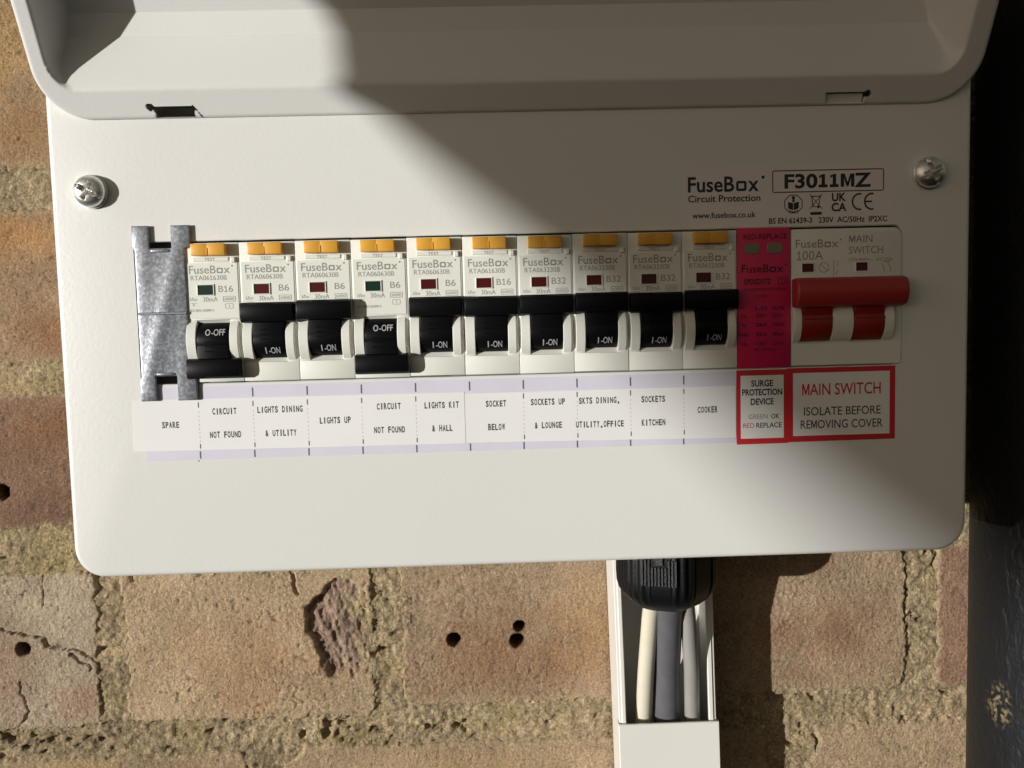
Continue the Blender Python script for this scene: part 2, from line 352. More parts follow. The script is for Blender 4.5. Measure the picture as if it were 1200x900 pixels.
def brick(x0, x1, z0, z1, rgb, seed, g, holes=(), cracks=(), scoop=None, patch=(), pits=0.5, tilt=0.0, jag=1.0, cut=(), crackle=0.6):
    m_ = 3.0
    xs = np.arange(x0-m_, x1+m_+g, g); zs = np.arange(z0-m_, z1+m_+g, g); X, Z = np.meshgrid(xs, zs)
    cx, cz = (x0+x1)/2, (z0+z1)/2; qx = np.abs(X-cx)-(x1-x0)/2+5; qz = np.abs(Z-cz)-(z1-z0)/2+5
    d = -(np.hypot(np.maximum(qx, 0), np.maximum(qz, 0))+np.minimum(np.maximum(qx, qz), 0)-5)
    RECTS.append((x0, x1, z0, z1))
    d = d + jag*(4.5*fbm(X/14, Z/14, seed)+2.8*fbm(X/4, Z/4, seed+5)+2.4*fbm(X/1.5, Z/1.5, seed+6, 2))
    for (ux, uz, ur) in cut: d = np.minimum(d, np.hypot(X-ux, Z-uz)-ur+3.0*fbm(X/5, Z/5, seed+77))
    h = 2.9*(1-sstep(-1.6, 1.2, d))
    h = h + 1.0*fbm(X/40, Z/40, seed+9)+0.42*fbm(X/7, Z/7, seed+11)+0.42*fbm(X/1.6, Z/1.6, seed+13, 3)
    pn = vnoise(X/3.4, Z/2.6, seed+31)*0.6+vnoise(X/1.5, Z/1.5, seed+37)*0.4
    h = h + pits*1.1*sstep(0.74, 0.86, pn)
    h = h + tilt*(X-cx)/100
    T = np.ones(X.shape+(3,))*lin(*rgb)
    big = fbm(X/45, Z/32, seed+51)
    T *= (1+0.55*big+0.35*fbm(X/2.2, Z/2.2, seed+53, 3))[..., None]; T = T**0.93*1.06; T = T*0.66+0.34*T.mean(-1, keepdims=True)*np.array([1.06, 1.0, 0.88])
    T *= (1-0.30*sstep(0.70, 0.85, pn)*min(1, pits*1.5))[..., None]
    ck = np.abs(fbm(X/6.5, Z/5, seed+101, 3)); cm = sstep(0.0, 0.16, fbm(X/22, Z/18, seed+103))
    ck = (1-sstep(0.004, 0.030, ck))*cm*crackle; h = h+0.7*ck; T *= (1-0.5*ck)[..., None]
    for (px_, pz_, rx_, rz_, prgb, amt) in patch:
        k = amt*(1-sstep(0.15, 1.5, np.hypot((X-px_)/rx_, (Z-pz_)/rz_)+1.6*fbm(X/12, Z/12, seed+61)))
        T = T*(1-k[..., None])+lin(*prgb)*k[..., None]
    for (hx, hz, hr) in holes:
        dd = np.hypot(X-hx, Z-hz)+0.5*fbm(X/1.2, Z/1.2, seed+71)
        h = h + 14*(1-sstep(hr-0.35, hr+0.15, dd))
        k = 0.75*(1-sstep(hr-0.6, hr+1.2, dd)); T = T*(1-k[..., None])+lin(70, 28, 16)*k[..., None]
    for pts, w_, dp in cracks:
        dd = seg_d(X+3.0*fbm(X/4, Z/4, seed+81), Z+5.5*fbm(X/4, Z/4, seed+83), pts)
        ww = w_*(0.25+1.0*vnoise(X/5, Z/5, seed+87))
        h = h + dp*(1-sstep(ww*0.3, ww, dd))
    if scoop:
        sx, sz, rx_, rz_, dp, srgb = scoop
        rr = np.hypot((X-sx)/rx_, (Z-sz)/rz_)+0.55*fbm(X/8, Z/8, seed+91)
        k = 1-sstep(0.80, 1.0, rr)
        left = np.clip((sx+rx_-X)/(2*rx_), 0, 1)
        h = h + k*(dp*1.35*left**0.8+3.4*fbm(X/3.4+Z/9, Z/9, seed+93)+2.2*fbm(X/1.4, Z/2.4, seed+95))
        sc = lin(*srgb)*(1+1.1*fbm(X/3, Z/5, seed+97))[..., None]
        kc = k*sstep(0.12, 0.5, left+0.7*fbm(X/6, Z/8, seed+99)); kt = k-kc
        T = T*(1-k[..., None])+sc*kc[..., None]+(lin(172, 152, 118)*(1+0.9*fbm(X/1.8, Z/1.8, seed+98, 3))[..., None])*kt[..., None]
    km = 0.9*(1-sstep(-0.2, 3.2, d+2.2*fbm(X/6, Z/6, seed+111)))        # mortar smeared over the arrises
    T = T*(1-km[..., None])+(lin(172, 153, 122)*(1+0.9*fbm(X/1.7, Z/1.7, 43, 3))[..., None])*km[..., None]; h = h+0.9*km*fbm(X/1.9, Z/1.9, 27, 3)
    return grid_mesh('brick', X, Z, FY+h, np.clip(T, 0.005, 0.9), M['brick'], wall)

TAN, SAND, RED, BRN, GREY = (178, 146, 105), (187, 155, 110), (141, 100, 72), (163, 124, 82), (170, 149, 122)
# course just under the box
brick(-270, -164, -176.8, -107.6, (172, 148, 120), 101, 0.45, holes=[(-196.3, -140.7, 3.0)], pits=0.35, jag=0.8,
      cracks=[([(-208, -130), (-194, -135), (-184, -139), (-172, -142), (-163, -149)], 1.0, 2.2), ([(-186, -108), (-187, -124)], 0.6, 1.2), ([(-176, -144), (-170, -148), (-168, -152)], 1.0, 2.0),
              ([(-199, -155), (-196, -168), (-200, -176)], 0.8, 1.4)],
      patch=[(-172, -166, 12, 9, (158, 122, 100), 0.7), (-205, -150, 18, 22, (158, 132, 112), 0.7)])
brick(-153, -46, -175.5, -107.0, SAND, 211, 0.5, pits=0.45, crackle=1.0, scoop=(-59, -137, 16, 23, 2.8, (150, 128, 112)),
      cracks=[([(-81, -104), (-79, -117), (-77, -120)], 0.9, 1.6), ([(-150, -104), (-148, -112)], 1.2, 2)], patch=[(-100, -150, 30, 22, (178, 138, 100), 0.55)], jag=0.8)
brick(-34, 188, -172.5, -107.2, (168, 136, 98), 307, 0.45, holes=[(-11.1, -143.2, 3.0), (17.6, -138.2, 2.5), (16.4, -144.6, 3.1)], pits=0.3, jag=0.75,
      patch=[(20, -152, 48, 17, (150, 116, 88), 0.8), (52, -140, 18, 26, (174, 142, 104), 0.5), (152, -146, 26, 16, (146, 112, 88), 0.75), (150, -112, 10, 8, (140, 108, 88), 0.6)],
      cracks=[([(17, -150), (15, -160)], 0.5, 0.4)], tilt=-0.3)
brick(201.5, 420, -172.5, -107.2, (156, 112, 82), 409, 1.0, pits=0.4)
brick(-420, -280, -176.8, -107.6, TAN, 415, 2.5)
# courses below
brick(-320, -104, -256, -190.0, (168, 136, 94), 503, 0.8, pits=0.4, jag=0.8, patch=[(-190, -200, 30, 10, (186, 158, 112), 0.6)])
brick(-87.5, 127.5, -256, -189.2, (176, 144, 100), 601, 0.7, pits=0.35, jag=0.8, patch=[(-10, -205, 50, 12, (182, 154, 112), 0.6)], cut=[(-86, -187, 8)])
brick(143.5, 250, -253, -187.0, (178, 146, 102), 701, 0.7, pits=0.45, jag=0.9, cut=[(140, -196, 9)])
brick(264, 420, -253, -187.0, TAN, 703, 2.5)
brick(-420, -333, -256, -190.0, TAN, 705, 2.5)
# beside the box, left
brick(-245, -136, 62.5, 131, (160, 126, 84), 803, 0.7, pits=0.75, patch=[(-190, 112, 20, 22, (176, 142, 94), 0.6), (-182, 75, 20, 12, (150, 112, 72), 0.6)])
brick(-260, -40, -17.8, 45.5, (156, 119, 80), 907, 0.7, pits=0.45, jag=0.8, patch=[(-185, 36, 16, 10, (178, 132, 80), 0.6), (-175, -8, 16, 10, (138, 96, 62), 0.6)])
brick(-236, -128, -89.2, -30.5, (140, 99, 70), 1009, 0.7, holes=[(-200.4, -72.2, 3.2)], pits=0.4, jag=0.8, patch=[(-170, -44, 24, 10, (134, 96, 66), 0.6)])
# the rest, behind the box or out of the picture
rs = random.Random(5)
for (z0, z1, xs) in ((62.5, 129, (-420, -257, None, -124, 90, None, 102, 208, None, 220, 420)), (-17.8, 45.5, (-420, -272, None, -28, 76, None, 88, 300, None, 312, 420)),
                     (-89.2, -30.5, (-420, -248, None, -116, 100, None, 112, 216, None, 228, 420)), (141, 207, (-420, -190, None, -178, 34, None, 46, 260, None, 272, 420)),
                     (219, 285, (-420, -230, None, -218, -110, None, -98, 110, None, 122, 330, None, 342, 420)), (-334, -269, (-420, -210, None, -198, -92, None, -80, 130, None, 142, 248, None, 260, 420))):
    run = []
    for x in xs + (None,):
        if x is None:
            if len(run) == 2: brick(run[0], run[1], z0, z1, rs.choice([TAN, SAND, RED, BRN, GREY]), rs.randrange(2000, 9000), 2.5)
            run = []
        else: run.append(x)
# mortar: one rough bed behind all the bricks
xs = np.concatenate([np.arange(-430, -212, 4), np.arange(-212, 216, 0.65), np.arange(216, 434, 4)])
zs = np.concatenate([np.arange(-340, -222, 4), np.arange(-222, -100, 0.65), np.arange(-100, -60, 1.5), np.arange(-60, 140, 1.2), np.arange(140, 294, 4)])
X, Z = np.meshgrid(xs, zs)
h = 0.55+1.9*fbm(X/20, Z/11, 21)+1.5*fbm(X/5, Z/4, 23)+2.1*fbm(X/2.3, Z/2.3, 27, 3)
gap = 0.7*fbm(X/16, Z/7, 33)+0.6*fbm(X/3.6, Z/2.4, 35, 3)
h = h+2.6*sstep(0.16, 0.30, gap)
for x0, x1, z0, z1 in RECTS: h = h+25*((X > x0+5) & (X < x1-5) & (Z > z0+5) & (Z < z1-5))
T = np.ones(X.shape+(3,))*lin(172, 153, 122)*(1+0.7*fbm(X/22, Z/14, 41)+1.0*fbm(X/1.6, Z/1.6, 43, 3))[..., None]
k = sstep(0.0, 0.22, fbm(X/30, Z/22, 47)); T = T*(1-k[..., None])+lin(174, 155, 116)*k[..., None]
k = sstep(120, 165, X)*sstep(-165, -195, Z); T = T*(1-k[..., None])+lin(176, 155, 122)*(1+0.8*fbm(X/2.5, Z/2.5, 49))[..., None]*k[..., None]
grid_mesh('mortar', X, Z, FY+0.4+h, np.clip(T, 0.02, 0.8), M['mortar'], wall)

# ================================================================== THE FUSE BOX
unit = thing('consumer_unit', 'white steel fuse box with lid swung open over ten breakers, on the brick wall', 'fuse box', (18, 86, -85))
UO = Vector((18, 86, -85))
class UB(MB):                                  # parts of the unit are written in wall coordinates
    def build(s, name, mats, parent=None, org=UO, **k):
        s.v = [(a-org[0], b-org[1], c-org[2]) for a, b, c in s.v]; return link(name, s.mesh(name, mats, **k), parent)
XL, XR, ZB, ZT = -128.9, 165.2, -85.3, 122.0
def rr_loop(x0, x1, z0, z1, r, n=9):
    c = []
    for cx, cz, a0 in ((x1-r, z1-r, 0), (x0+r, z1-r, 90), (x0+r, z0+r, 180), (x1-r, z0+r, 270)):
        for k in range(n): t = R(a0+k*90/(n-1)); c.append((cx+r*math.cos(t), cz+r*math.sin(t)))
    return c
# front cover with its breaker window
b = UB(); bm = bmesh.new()
HX0, HX1, HZ0, HZ1 = -104.0, 142.9, -22.9, 22.9
rings = []
for (ins, y) in ((0, 16), (0, 1.7), (0.16, 0.95), (0.55, 0.4), (1.1, 0.1), (1.8, 0.0)):
    rings.append([bm.verts.new((x, y, z)) for x, z in rr_loop(XL+ins, XR-ins, ZB+ins, ZT-ins, max(10-ins, 1))])
for A_, B_ in zip(rings[:-1], rings[1:]):
    for i in range(len(A_)): bm.faces.new((A_[i], A_[(i+1) % len(A_)], B_[(i+1) % len(A_)], B_[i]))
hl = []
for y, ins in ((0, 0), (0.25, 0.25), (1.6, 0.3)):
    hl.append([bm.verts.new((x, y, z)) for x, z in rr_loop(HX0+ins, HX1-ins, HZ0+ins, HZ1-ins, 2.6, 5)])
for A_, B_ in zip(hl[:-1], hl[1:]):
    for i in range(len(A_)): bm.faces.new((A_[i], A_[(i+1) % len(A_)], B_[(i+1) % len(A_)], B_[i]))
for hx0, hx1 in ((-96.5, -79.5), (115.5, 132)):
    L2 = [[bm.verts.new((x, y, z)) for x, z in ((hx0, 61.1), (hx1, 61.1), (hx1, 66), (hx0, 66))] for y in (0, 1.4)]; hl = [L2[0]]+hl
    for i in range(4): bm.faces.new((L2[0][i], L2[0][(i+1) % 4], L2[1][(i+1) % 4], L2[1][i]))
ed = [bm.edges.get((L_[i], L_[(i+1) % len(L_)])) for L_ in [rings[-1], *(l_ for l_ in hl if abs(l_[0].co.y) < 1e-6)] for i in range(len(L_))]
bmesh.ops.triangle_fill(bm, edges=ed, use_beauty=True)
bmesh.ops.recalc_face_normals(bm, faces=bm.faces); b.from_bm(bm)
b.build('cover', M['powder'], unit, angle=30)
b = UB(); b.box(XL+1.2, XR-1.2, 17, 86.4, ZB+1.2, ZT-1.2, 2.0); b.build('enclosure', M['powder'], unit)
b = UB(); b.box(HX0-8, HX1+8, 9.0, 11, HZ0-12, HZ1+12); b.build('din_rail_chassis', M['inner'], unit)
# lid: a pressed tray, hinged at its lower edge and leaning out
LT = R(27.5); LH = 95.0; LW = XR-XL; LR = 16.0; LZ = 60.3; LY = -0.7
ud = Vector((0, -math.sin(LT), math.cos(LT))); nd = Vector((0, math.cos(LT), math.sin(LT)))
gt = np.concatenate([np.arange(0, 6.01, 0.3), np.arange(6.6, LH-3, 0.7), np.linspace(LH-2.7, LH, 9)])
gu = np.concatenate([np.linspace(0, 0.012, 12)[:-1], np.linspace(0.012, 0.988, 620), np.linspace(0.988, 1, 12)[1:]])
sl = np.where(gt < LR, LR-np.sqrt(np.maximum(LR**2-(LR-gt)**2, 0)), 0); sl = np.maximum(sl, np.where(gt > LH-LR, LR-np.sqrt(np.maximum(LR**2-(gt-LH+LR)**2, 0)), 0))
SX = sl[:, None]+gu[None, :]*(LW-2*sl[:, None]); TT = np.repeat(gt[:, None], len(gu), 1)
cxs = np.clip(SX, LR, LW-LR); czs = np.clip(TT, LR, LH-LR)
edge = np.where((SX != cxs) & (TT != czs), LR-np.hypot(SX-cxs, TT-czs), np.minimum(np.minimum(SX, LW-SX), np.minimum(TT, LH-TT)))
inr = 9.0                                     # tray wall depth, set by distance from the tray's mouth
ax = np.clip(SX, 5.2+inr, LW-7.0-inr); az = np.clip(TT, 9.0+inr, LH-7-inr)
mouth = np.where((SX != ax) & (TT != az), inr-np.hypot(SX-ax, TT-az), np.minimum(np.minimum(SX-5.2, LW-7.0-SX), np.minimum(TT-9.0, LH-7-TT)))
def smin(a, b, k):
    hh = np.clip(0.5+0.5*(b-a)/k, 0, 1); return b*(1-hh)+a*hh-k*hh*(1-hh)
side = np.minimum(SX-5.2, LW-7.0-SX)
ramp_ = np.maximum(mouth, 0)*0+np.minimum((TT-9.0)*1.0, (LH-7-TT)*3.0)
steep = np.where(SX < LW/2, 4.5, 1.9)
dep = smin(smin(ramp_, mouth*steep, 2.0), np.full_like(SX, 17.0), 3.0)
dep = np.where(dep > 0, dep, 0)+0.0
dep = np.sqrt(dep*dep+1.1**2)-1.1
er = np.maximum(1.6-edge, 0); dep = dep+(1.6-np.sqrt(np.maximum(1.6**2-er**2, 0)))
nt_, nu_ = SX.shape
keep = np.ones((nt_-1, nu_-1), bool)
mx_ = (SX[:-1, :-1]+SX[1:, 1:])/2+XL; mt_ = (TT[:-1, :-1]+TT[1:, 1:])/2
keep &= ~((mx_ > -94.2) & (mx_ < -81.6) & (mt_ > 0.6) & (mt_ < 4.2)); keep &= ~(np.hypot(mx_+95.3, mt_-4.0) < 1.25)
keep &= ~((mx_ > -82.2) & (mx_ < -79.4) & (np.abs(mt_-(0.3+(-79.4-mx_)*1.5)) < 0.5))
keep &= ~((mx_ > 116.6) & (mx_ < 129.4) & (mt_ > 0.9) & (mt_ < 4.4)); keep &= ~(np.hypot(mx_-130.2, mt_-3.9) < 1.25)
P0 = np.array([XL, LY, LZ]); uv = np.array(ud); nv = np.array(nd)
def lidp(off): return P0+SX[..., None]*np.array([1, 0, 0])+TT[..., None]*uv+(dep+off)[..., None]*nv
fr = lidp(0).reshape(-1, 3); bk = lidp(1.1).reshape(-1, 3); nv_ = len(fr); idx = np.arange(nv_).reshape(nt_, nu_)
F = []
for i in range(nt_-1):
    for j in range(nu_-1):
        if keep[i, j]:
            a, b_, c, d = idx[i, j], idx[i, j+1], idx[i+1, j+1], idx[i+1, j]
            F.append((a, b_, c, d)); F.append((a+nv_, d+nv_, c+nv_, b_+nv_))
kp = np.pad(keep, 1)
for i in range(nt_-1):                        # close the sheet along its rim and round the slots
    for j in range(nu_-1):
        if keep[i, j]:
            for di, dj, p, q in ((-1, 0, idx[i, j], idx[i, j+1]), (1, 0, idx[i+1, j+1], idx[i+1, j]), (0, -1, idx[i+1, j], idx[i, j]), (0, 1, idx[i, j+1], idx[i+1, j+1])):
                if not kp[i+1+di, j+1+dj]: F.append((q, p, p+nv_, q+nv_))
b = UB(); b.add(np.concatenate([fr, bk]).tolist(), [tuple(int(t) for t in q) for q in F])
lid = b.build('lid', M['powder'], unit, angle=50)
def lid_pt(x, t, n): return Vector((x, LY, LZ))+ud*t+nd*n
for (x0, x1, n_, t1) in ((-93.6, -81.8, 9.0, 1.4), (117.0, 129.0, 1.3, 3.75)):     # the hinge tongues seen through the slots
    b = UB(); c = [lid_pt(x, t, n_+dn) for dn in (0, 0.9) for x, t in ((x0, -0.6), (x1, -0.6), (x1, t1), (x0, t1))]
    b.add(c, [(0, 1, 2, 3), (7, 6, 5, 4), (0, 4, 5, 1), (1, 5, 6, 2), (2, 6, 7, 3), (3, 7, 4, 0)]); b.build('hinge_tongue', M['powder'], lid, smooth=False)
# screws
def screw(x, z, rot):
    b = MB(); prof = [(4.95, 0), (4.95, 0.9), (4.7, 1.5), (4.2, 2.1), (3.4, 2.7), (2.4, 3.1), (1.2, 3.35), (0.001, 3.4)]
    bm = bmesh.new(); n = 48; rows = []
    for r_, h_ in prof[:-1]: rows.append([bm.verts.new((r_*math.cos(2*math.pi*i/n), -h_-1.1, r_*math.sin(2*math.pi*i/n))) for i in range(n)])
    ctr = bm.verts.new((0, -4.5, 0))
    for A_, B_ in zip(rows[:-1], rows[1:]):
        for i in range(n): bm.faces.new((A_[i], A_[(i+1) % n], B_[(i+1) % n], B_[i]))
    for i in range(n): bm.faces.new((rows[-1][i], rows[-1][(i+1) % n], ctr))
    bmesh.ops.subdivide_edges(bm, edges=bm.edges[:], cuts=2, use_grid_fill=True)
    for v in bm.verts:                         # cross recess, plus a slot across the head
        rr = math.hypot(v.co.x, v.co.z)
        if rr < 4.4 and v.co.y < -2.2:
            a, c = abs(v.co.x), abs(v.co.z); w_ = 0.85
            k = max(1-min(a, c)/w_, 0) if rr < 2.9 else max(1-c/0.5, 0)*0.55
            v.co.y += min(1, k*2.2)*(2.2 if rr < 2.9 else 0.8)
    b.from_bm(bm); b.lathe([(0.001, 0.0), (5.3, 0.0), (5.3, 1.05), (4.9, 1.15)], 40, (0, 0, 0), 'y')
    o = b.build('screw', M['zinc'], unit, angle=40); o.location = ((x-UO.x)*S, (-UO.y)*S, (z-UO.z)*S); o.rotation_euler = (0, R(rot), 0)
screw(-115.9, 38.7, 28); screw(150.8, 38.9, 62)

# ------------------------------------------------------------------ stickers on the cover
rnd = random.Random(3)
st = UB(); st.prism(rr_loop(71.2, 139.6, 22.95, 42.6, 0.8, 4), 'y', -0.10, 0.0); st = st.build('rating_sticker', M['sticker'], unit)
b = UB(); y = -0.14
brand(b, 73.0, 97.9, 36.8, 4.6, y, bold=0.02)
text(b, 'Circuit Protection', 84.7, 32.3, 2.1, y, w=23.4, bold=0.016)
text(b, 'www.fusebox.co.uk', 84.6, 27.0, 1.75, y, w=20.6, bold=0.016)
b.ring(100.4, 136.4, 33.8, 40.6, 0.32, 0.5, y)
text(b, 'F3011MZ', 118.3, 37.2, 4.2, y, w=28.2, bold=0.03)
oc = [(107.1+3.05*math.cos(R(22.5+45*k)), 30.0+3.05*math.sin(R(22.5+45*k))) for k in range(8)]; b.band(oc, 0.28, y, True)
b.flat([(107.1+0.55*math.cos(R(30*k)), 32.0+0.55*math.sin(R(30*k))) for k in range(12)], y)           # figure over an open book
b.flat([(106.8, 31.6), (107.4, 31.6), (107.5, 30.6), (106.7, 30.6)], y)
b.flat([(105.3, 30.7), (107.0, 30.3), (107.0, 28.0), (105.4, 28.6)], y); b.flat([(107.2, 30.3), (108.9, 30.7), (108.8, 28.6), (107.2, 28.0)], y)
b.band([(105.6, 27.9), (107.1, 27.4), (108.6, 27.9)], 0.35, y)
b.band([(113.0, 32.2), (113.5, 29.0), (115.3, 29.0), (115.8, 32.2)], 0.25, y); b.band([(112.7, 32.3), (116.1, 32.3)], 0.3, y)   # crossed-out bin
b.band([(112.4, 33.0), (116.4, 28.3)], 0.22, y-0.01); b.band([(116.4, 33.0), (112.4, 28.3)], 0.22, y-0.02)
b.flat([(115.2+0.45*math.cos(R(40*k)), 28.9+0.45*math.sin(R(40*k))) for k in range(9)], y-0.01)
b.rect(112.6, 116.3, 26.4, 27.3, y)
text(b, 'UK', 121.9, 31.9, 2.5, y, w=4.6, bold=0.03); text(b, 'CA', 121.9, 28.7, 2.5, y, w=4.9, bold=0.03)
for (cx, bar) in ((128.6, False), (132.6, True)):
    b.band([(cx+2.3*math.cos(R(a)), 30.3+2.5*math.sin(R(a))) for a in range(75, 286, 15)], 0.55, y)
    if bar: b.band([(cx-2.2, 30.3), (cx+0.1, 30.3)], 0.5, y-0.01)
text(b, 'BS EN 61439-3   230V  AC/50Hz  IP2XC', 118.4, 24.75, 1.7, y, w=38.6, bold=0.022)
b.build('lettering', M['ink'], st, smooth=False)

# circuit names: a lilac printed strip with a typed white strip stuck over it in two lengths
lil = UB(); lil.prism([(-103.6, -47.4), (88.2, -46.9), (88.2, -23.6), (-103.6, -23.6)], 'y', -0.08, 0.0); lil = lil.build('lilac_strip', M['lilac'], unit)
tk = UB()
for k in range(10):
    x = -86.3+17.45*k
    tk.rect(x-0.22, x+0.22, -47.0, -44.6 if k < 9 else -45.0, -0.11)
    tk.rect(x-0.22+0.25, x+0.22+0.25, -27.3, -24.4, -0.11)
tk.build('tick_marks', M['tick'], lil, smooth=False)
names = [('', 'SPARE', ''), ('CIRCUIT', '', 'NOT FOUND'), ('LIGHTS DINING', '', '& UTILITY'), ('', 'LIGHTS UP', ''), ('CIRCUIT', '', 'NOT FOUND'), ('LIGHTS KIT', '', '& HALL'),
         ('SOCKET', '', 'BELOW'), ('SOCKETS UP', '', '& LOUNGE'), ('SKTS DINING,', '', 'UTILITY,OFFICE'), ('SOCKETS', '', 'KITCHEN'), ('', 'COOKER', '')]
nx = [-95.3, -77.9, -60.1, -42.5, -25.1, -8.0, 9.6, 26.5, 43.3, 60.9, 78.7]
for part, ks, poly, yy in ((0, range(0, 6), [(-107.4, -44.1), (-0.6, -44.5), (-0.6, -27.9), (-106.8, -27.6)], -0.14), (1, range(6, 11), [(-0.4, -44.3), (88.0, -45.2), (88.0, -28.2), (-0.4, -28.4)], -0.15)):
    ws = UB(); ws.prism(poly, 'y', yy-0.07, -0.085); ws = ws.build('circuit_name_strip', M['paper'], unit)
    b = UB(); yt = yy-0.10
    for k in ks:
        for stx, z in zip(names[k], (-31.7, -35.7, -39.4)):
            if stx: mono(b, stx, nx[k], z+rnd.uniform(-0.1, 0.1), 1.9, yt, 1.13, rnd)
    b.build('lettering', M['inkp'], ws, smooth=False)
    b = UB()
    for k in ks:
        if k in (5,) or k == 10: continue
        x = -86.1+17.45*k
        for z0, z1 in ((-43.7, -42.2), (-30.4, -28.7)): b.rect(x-0.17, x+0.17, z0, z1, yt)
        for q in range(8): b.rect(x-0.05, x+0.05, -41.6+q*1.35, -41.1+q*1.35, yt)
    b.build('cut_marks', M['tick'], ws, smooth=False)
# the two red-bordered warning stickers
wl = UB(); wl.prism([(88.3, -47.6), (105.2, -47.5), (105.2, -23.2), (88.3, -23.2)], 'y', -0.16, 0); wl = wl.build('warning_sticker', M['redink'], unit)
b = UB(); b.rect(89.6, 103.8, -45.7, -25.0, -0.19); b.build('white_panel', M['paper'], wl, smooth=False)
b = UB(); y = -0.22
for stx, z, w in (('SURGE', -27.6, 7.2), ('PROTECTION', -30.5, 13.2), ('DEVICE', -33.6, 7.6)): text(b, stx, 96.7, z, 1.95, y, w=w, bold=0.028)
text(b, 'OK', 101.0, -38.5, 1.5, y, w=2.7, bold=0.012); text(b, 'REPLACE', 98.9, -41.4, 1.6, y, w=8.4, bold=0.012)
b.build('lettering', M['ink'], wl, smooth=False)
b = UB(); text(b, 'GREEN', 95.3, -38.5, 1.5, y, w=6.2); b.build('grey_lettering', M['grey'], wl, smooth=False)
b = UB(); text(b, 'RED', 92.2, -41.4, 1.5, y, w=3.6); b.build('red_lettering', M['redink'], wl, smooth=False)
wl = UB(); wl.prism([(105.0, -47.3), (140.7, -47.1), (140.7, -22.95), (105.0, -22.95)], 'y', -0.12, 0); wl = wl.build('warning_sticker', M['redink'], unit)
b = UB(); b.rect(106.9, 138.9, -45.3, -24.6, -0.15); b.build('white_panel', M['paper'], wl, smooth=False)
b = UB(); text(b, 'MAIN SWITCH', 122.9, -30.1, 3.7, -0.18, w=26.0, bold=0.008); b.build('red_lettering', M['redink'], wl, smooth=False)
b = UB(); text(b, 'ISOLATE BEFORE', 123.2, -37.3, 2.7, -0.18, w=25.4, bold=0.004); text(b, 'REMOVING COVER', 123.0, -41.6, 2.7, -0.18, w=27.2, bold=0.004); b.build('lettering', M['ink'], wl, smooth=False)

# ================================================================== BLANKING PLATE
bp_ = thing('blanking_plate', 'forked galvanised steel blank plate covering the spare way at left end of the breaker row', 'blanking plate', (-95.5, 0, 0))
b = MB()
pl = [(-8.4, 27.7), (-3.0, 27.7), (-3.0, 20.6), (3.8, 20.6), (3.8, 27.7), (9.9, 27.7), (9.9, 20.8), (8.0, 20.2), (8.0, -20.2), (9.7, -20.8), (9.7, -27.9), (3.4, -27.9), (3.4, -20.0), (-3.2, -20.0), (-3.2, -27.9), (-8.3, -27.9), (-8.3, -20.8), (-7.8, -20.2), (-7.8, 20.2), (-8.4, 20.8)]
b.prism(pl, 'y', -1.35, -0.2, 0.5, 3)
b.box(-7.6, 7.8, -1.75, -1.3, -0.45, 0.45, 0.2, 1)
b.build('plate', M['galv'], bp_, angle=40)
b = MB(); b.box(-2.6, 3.4, -1.7, -0.4, 19.2, 20.3, 0.4); b.build('spring_tab', M['galv'], bp_); b = MB(); b.box(-2.8, 3.0, -1.7, -0.4, -19.8, -18.8, 0.4); b.build('spring_tab', M['galv'], bp_)

# ================================================================== CIRCUIT BREAKERS
ZC = -9.1
def arc_prof(h, z0, z1, base, n=12):
    c, hw = (z0+z1)/2, (z1-z0)/2
    return [(base+0.6, z0)]+[(base-h*(1-((t-c)/hw)**2)**0.8 if abs(t-c) < hw else base, t) for t in np.linspace(z0, z1, n)]+[(base+0.6, z1)]
FB = -0.5
b = MB()
b.box(-8.78, 8.78, FB, 8, -2.4, 22.0, 0.22); b.box(-8.78, 8.78, FB, 8, -22.2, -16.2, 0.22)
b.box(-8.78, -5.25, FB, 8, -16.3, -2.3, 0.12); b.box(5.25, 8.78, FB, 8, -16.3, -2.3, 0.12)
b.prism([(FB+0.05, -2.45), (2.8, -5.2), (6, -5.2), (6, -2.45)], 'x', -5.3, 5.3); b.prism([(FB+0.05, -16.15), (2.8, -13.2), (6, -13.2), (6, -16.15)], 'x', -5.3, 5.3)
for x0, x1 in ((-8.35, -5.25), (5.25, 7.95)): b.prism(arc_prof(2.5, -15.7, -2.9, FB), 'x', x0, x1, 0.18, 1)
b.box(-8.3, 8.3, FB-0.16, FB+0.1, -1.9, 15.7, 0.1, 1)                                                   # raised printed field
b.box(6.4, 7.9, FB-0.9, FB+0.2, 15.6, 17.4, 0.3, 1)
b.box(-5.6, 5.6, FB-0.35, FB+0.2, 16.2, 17.4, 0.12, 1)
ME_body = b.mesh('body', M['moulding'], angle=30)
b = MB(); b.box(-5.4, -0.05, -3.3, 0.2, 17.9, 21.6, 0.3); b.box(-0.3, 5.3, -3.33, 0.2, 17.86, 21.6, 0.3); b.box(-0.35, -0.05, -3.5, -3.1, 18.0, 20.2, 0.05, 1)
ME_btn = b.mesh('test_button', M['amber'])
b = MB(); b.box(-4.4, 0.4, FB-0.24, FB+0.2, 5.6, 8.7, 0.0); ME_flag_r = b.mesh('indicator', M['ired'], smooth=False); b = MB(); b.box(-4.4, 0.4, FB-0.24, FB+0.2, 5.6, 8.7, 0.0); ME_flag_g = b.mesh('indicator', M['igreen'], smooth=False)
b = MB()                                                                                                 # window frame
for x0, x1, z0, z1 in ((-4.7, -4.4, 5.3, 9.0), (0.4, 0.7, 5.3, 9.0), (-4.4, 0.4, 8.7, 9.0), (-4.4, 0.4, 5.3, 5.6)): b.box(x0, x1, FB-0.5, FB, z0, z1, 0.06, 1)
ME_frame = b.mesh('indicator_frame', M['moulding'], angle=30)
